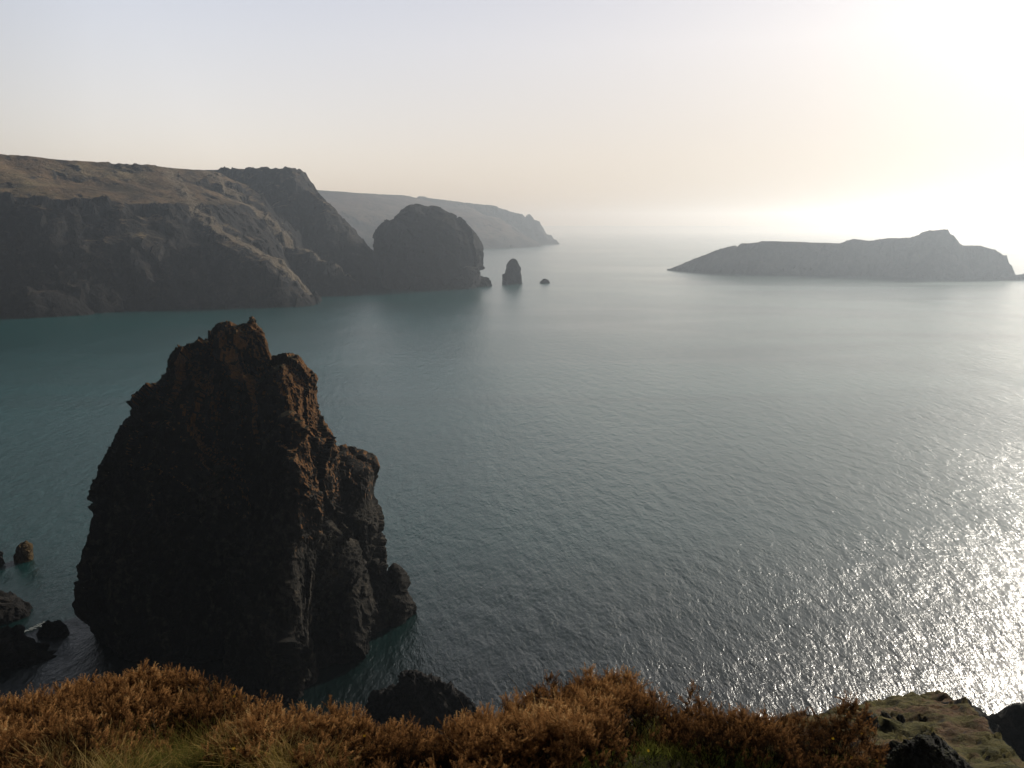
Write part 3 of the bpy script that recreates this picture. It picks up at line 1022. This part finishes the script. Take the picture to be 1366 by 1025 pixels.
# ------------------------------------------------------------------ sky and sun
SUN_AZ, SUN_EL = R(43), R(25)
w = bpy.data.worlds.new("World")
S.world = w
w.use_nodes = True
t = w.node_tree
t.nodes.clear()
wo = t.nodes.new('ShaderNodeOutputWorld')
bg = t.nodes.new('ShaderNodeBackground')
sky = t.nodes.new('ShaderNodeTexSky')
sky.sky_type = 'NISHITA'
sky.sun_disc = False
sky.sun_elevation = SUN_EL
sky.sun_rotation = SUN_AZ
sky.air_density = 1.0
sky.dust_density = 3.0
sky.ozone_density = 1.0
bg.inputs['Strength'].default_value = .107
# flatten the contrast of the clear-air sky (thin high haze), dimmed overhead and behind the view to deepen shade
gm = t.nodes.new('ShaderNodeGamma'); gm.inputs[1].default_value = .30
t.links.new(sky.outputs[0], gm.inputs[0])
tc = t.nodes.new('ShaderNodeTexCoord')
sp = t.nodes.new('ShaderNodeSeparateXYZ'); t.links.new(tc.outputs['Generated'], sp.inputs[0])
r1 = t.nodes.new('ShaderNodeValToRGB'); t.links.new(sp.outputs[2], r1.inputs[0])
e = r1.color_ramp.elements
e[0].position = 0.0; e[0].color = (3.25, 3.02, 2.86, 1)
e[1].position = .8; e[1].color = (.35, .38, .45, 1)
for p_, c_ in ((.08, (3.2, 2.98, 2.84)), (.27, (2.62, 2.6, 2.78)), (.45, (2.0, 2.03, 2.1))):
    n_ = e.new(p_); n_.color = (*c_, 1)
dt = t.nodes.new('ShaderNodeVectorMath'); dt.operation = 'DOT_PRODUCT'
dt.inputs[1].default_value = (math.sin(SUN_AZ), math.cos(SUN_AZ), 0)
t.links.new(tc.outputs['Generated'], dt.inputs[0])
r2 = t.nodes.new('ShaderNodeMapRange'); r2.inputs['From Min'].default_value = -.6; r2.inputs['From Max'].default_value = .35
r2.inputs['To Min'].default_value = .08; r2.inputs['To Max'].default_value = 1.0
t.links.new(dt.outputs['Value'], r2.inputs['Value'])
mA = t.nodes.new('ShaderNodeMix'); mA.data_type = 'RGBA'; mA.blend_type = 'MULTIPLY'; mA.inputs[0].default_value = 1
t.links.new(gm.outputs[0], mA.inputs[6]); t.links.new(r1.outputs[0], mA.inputs[7])
# unseen high sky away from the sun, dimmed to darken the water reflecting it
r4 = t.nodes.new('ShaderNodeMapRange'); r4.inputs['From Min'].default_value = -.1; r4.inputs['From Max'].default_value = .78
r4.inputs['To Min'].default_value = .12; r4.inputs['To Max'].default_value = 1.0
t.links.new(dt.outputs['Value'], r4.inputs['Value'])
r5 = t.nodes.new('ShaderNodeMapRange'); r5.interpolation_type = 'SMOOTHSTEP'; r5.inputs['From Min'].default_value = .24; r5.inputs['From Max'].default_value = .33
t.links.new(sp.outputs[2], r5.inputs['Value'])
mR = t.nodes.new('ShaderNodeMix'); mR.inputs[2].default_value = 1.0
t.links.new(r5.outputs[0], mR.inputs[0]); t.links.new(r4.outputs[0], mR.inputs[3])
mD = t.nodes.new('ShaderNodeVectorMath'); mD.operation = 'SCALE'
t.links.new(mA.outputs[2], mD.inputs[0]); t.links.new(mR.outputs[0], mD.inputs['Scale'])
mB = t.nodes.new('ShaderNodeVectorMath'); mB.operation = 'SCALE'
t.links.new(mD.outputs[0], mB.inputs[0]); t.links.new(r2.outputs[0], mB.inputs['Scale'])
d3 = t.nodes.new('ShaderNodeVectorMath'); d3.operation = 'DOT_PRODUCT'
d3.inputs[1].default_value = (math.sin(SUN_AZ) * math.cos(SUN_EL), math.cos(SUN_AZ) * math.cos(SUN_EL), math.sin(SUN_EL))
t.links.new(tc.outputs['Generated'], d3.inputs[0])
r3 = t.nodes.new('ShaderNodeMapRange'); r3.inputs['From Min'].default_value = .45; r3.inputs['From Max'].default_value = 1.0
r3.inputs['To Min'].default_value = 1.75; r3.inputs['To Max'].default_value = .74
t.links.new(d3.outputs['Value'], r3.inputs['Value'])
r6 = t.nodes.new('ShaderNodeMapRange'); r6.inputs['From Min'].default_value = .0; r6.inputs['From Max'].default_value = .2
r6.inputs['To Min'].default_value = .5; r6.inputs['To Max'].default_value = 1.2
t.links.new(sp.outputs[2], r6.inputs['Value'])
t.links.new(r6.outputs[0], r3.inputs['To Max'])
mC = t.nodes.new('ShaderNodeVectorMath'); mC.operation = 'SCALE'
t.links.new(mB.outputs[0], mC.inputs[0]); t.links.new(r3.outputs[0], mC.inputs['Scale'])
t.links.new(mC.outputs[0], bg.inputs['Color'])
t.links.new(bg.outputs[0], wo.inputs['Surface'])

sl = bpy.data.lights.new('sun', 'SUN')
sl.energy = 4.7
sl.angle = R(.5)
sl.color = (1, .94, .84)
so = bpy.data.objects.new('sun', sl)
COL.objects.link(so)
sv_ = Vector((math.sin(SUN_AZ) * math.cos(SUN_EL), math.cos(SUN_AZ) * math.cos(SUN_EL), math.sin(SUN_EL)))
so.rotation_euler = sv_.to_track_quat('Z', 'Y').to_euler()
so.location = (0, 0, 200)

# ------------------------------------------------------------------ render settings
S.view_settings.view_transform = 'Standard'
S.view_settings.look = 'None'
S.view_settings.exposure = 0
S.render.engine = 'CYCLES'
S.cycles.max_bounces = 6
S.cycles.diffuse_bounces = 2
S.cycles.glossy_bounces = 2
S.cycles.volume_bounces = 0
S.cycles.transparent_max_bounces = 4
S.cycles.use_denoising = True
S.cycles.sample_clamp_indirect = 4
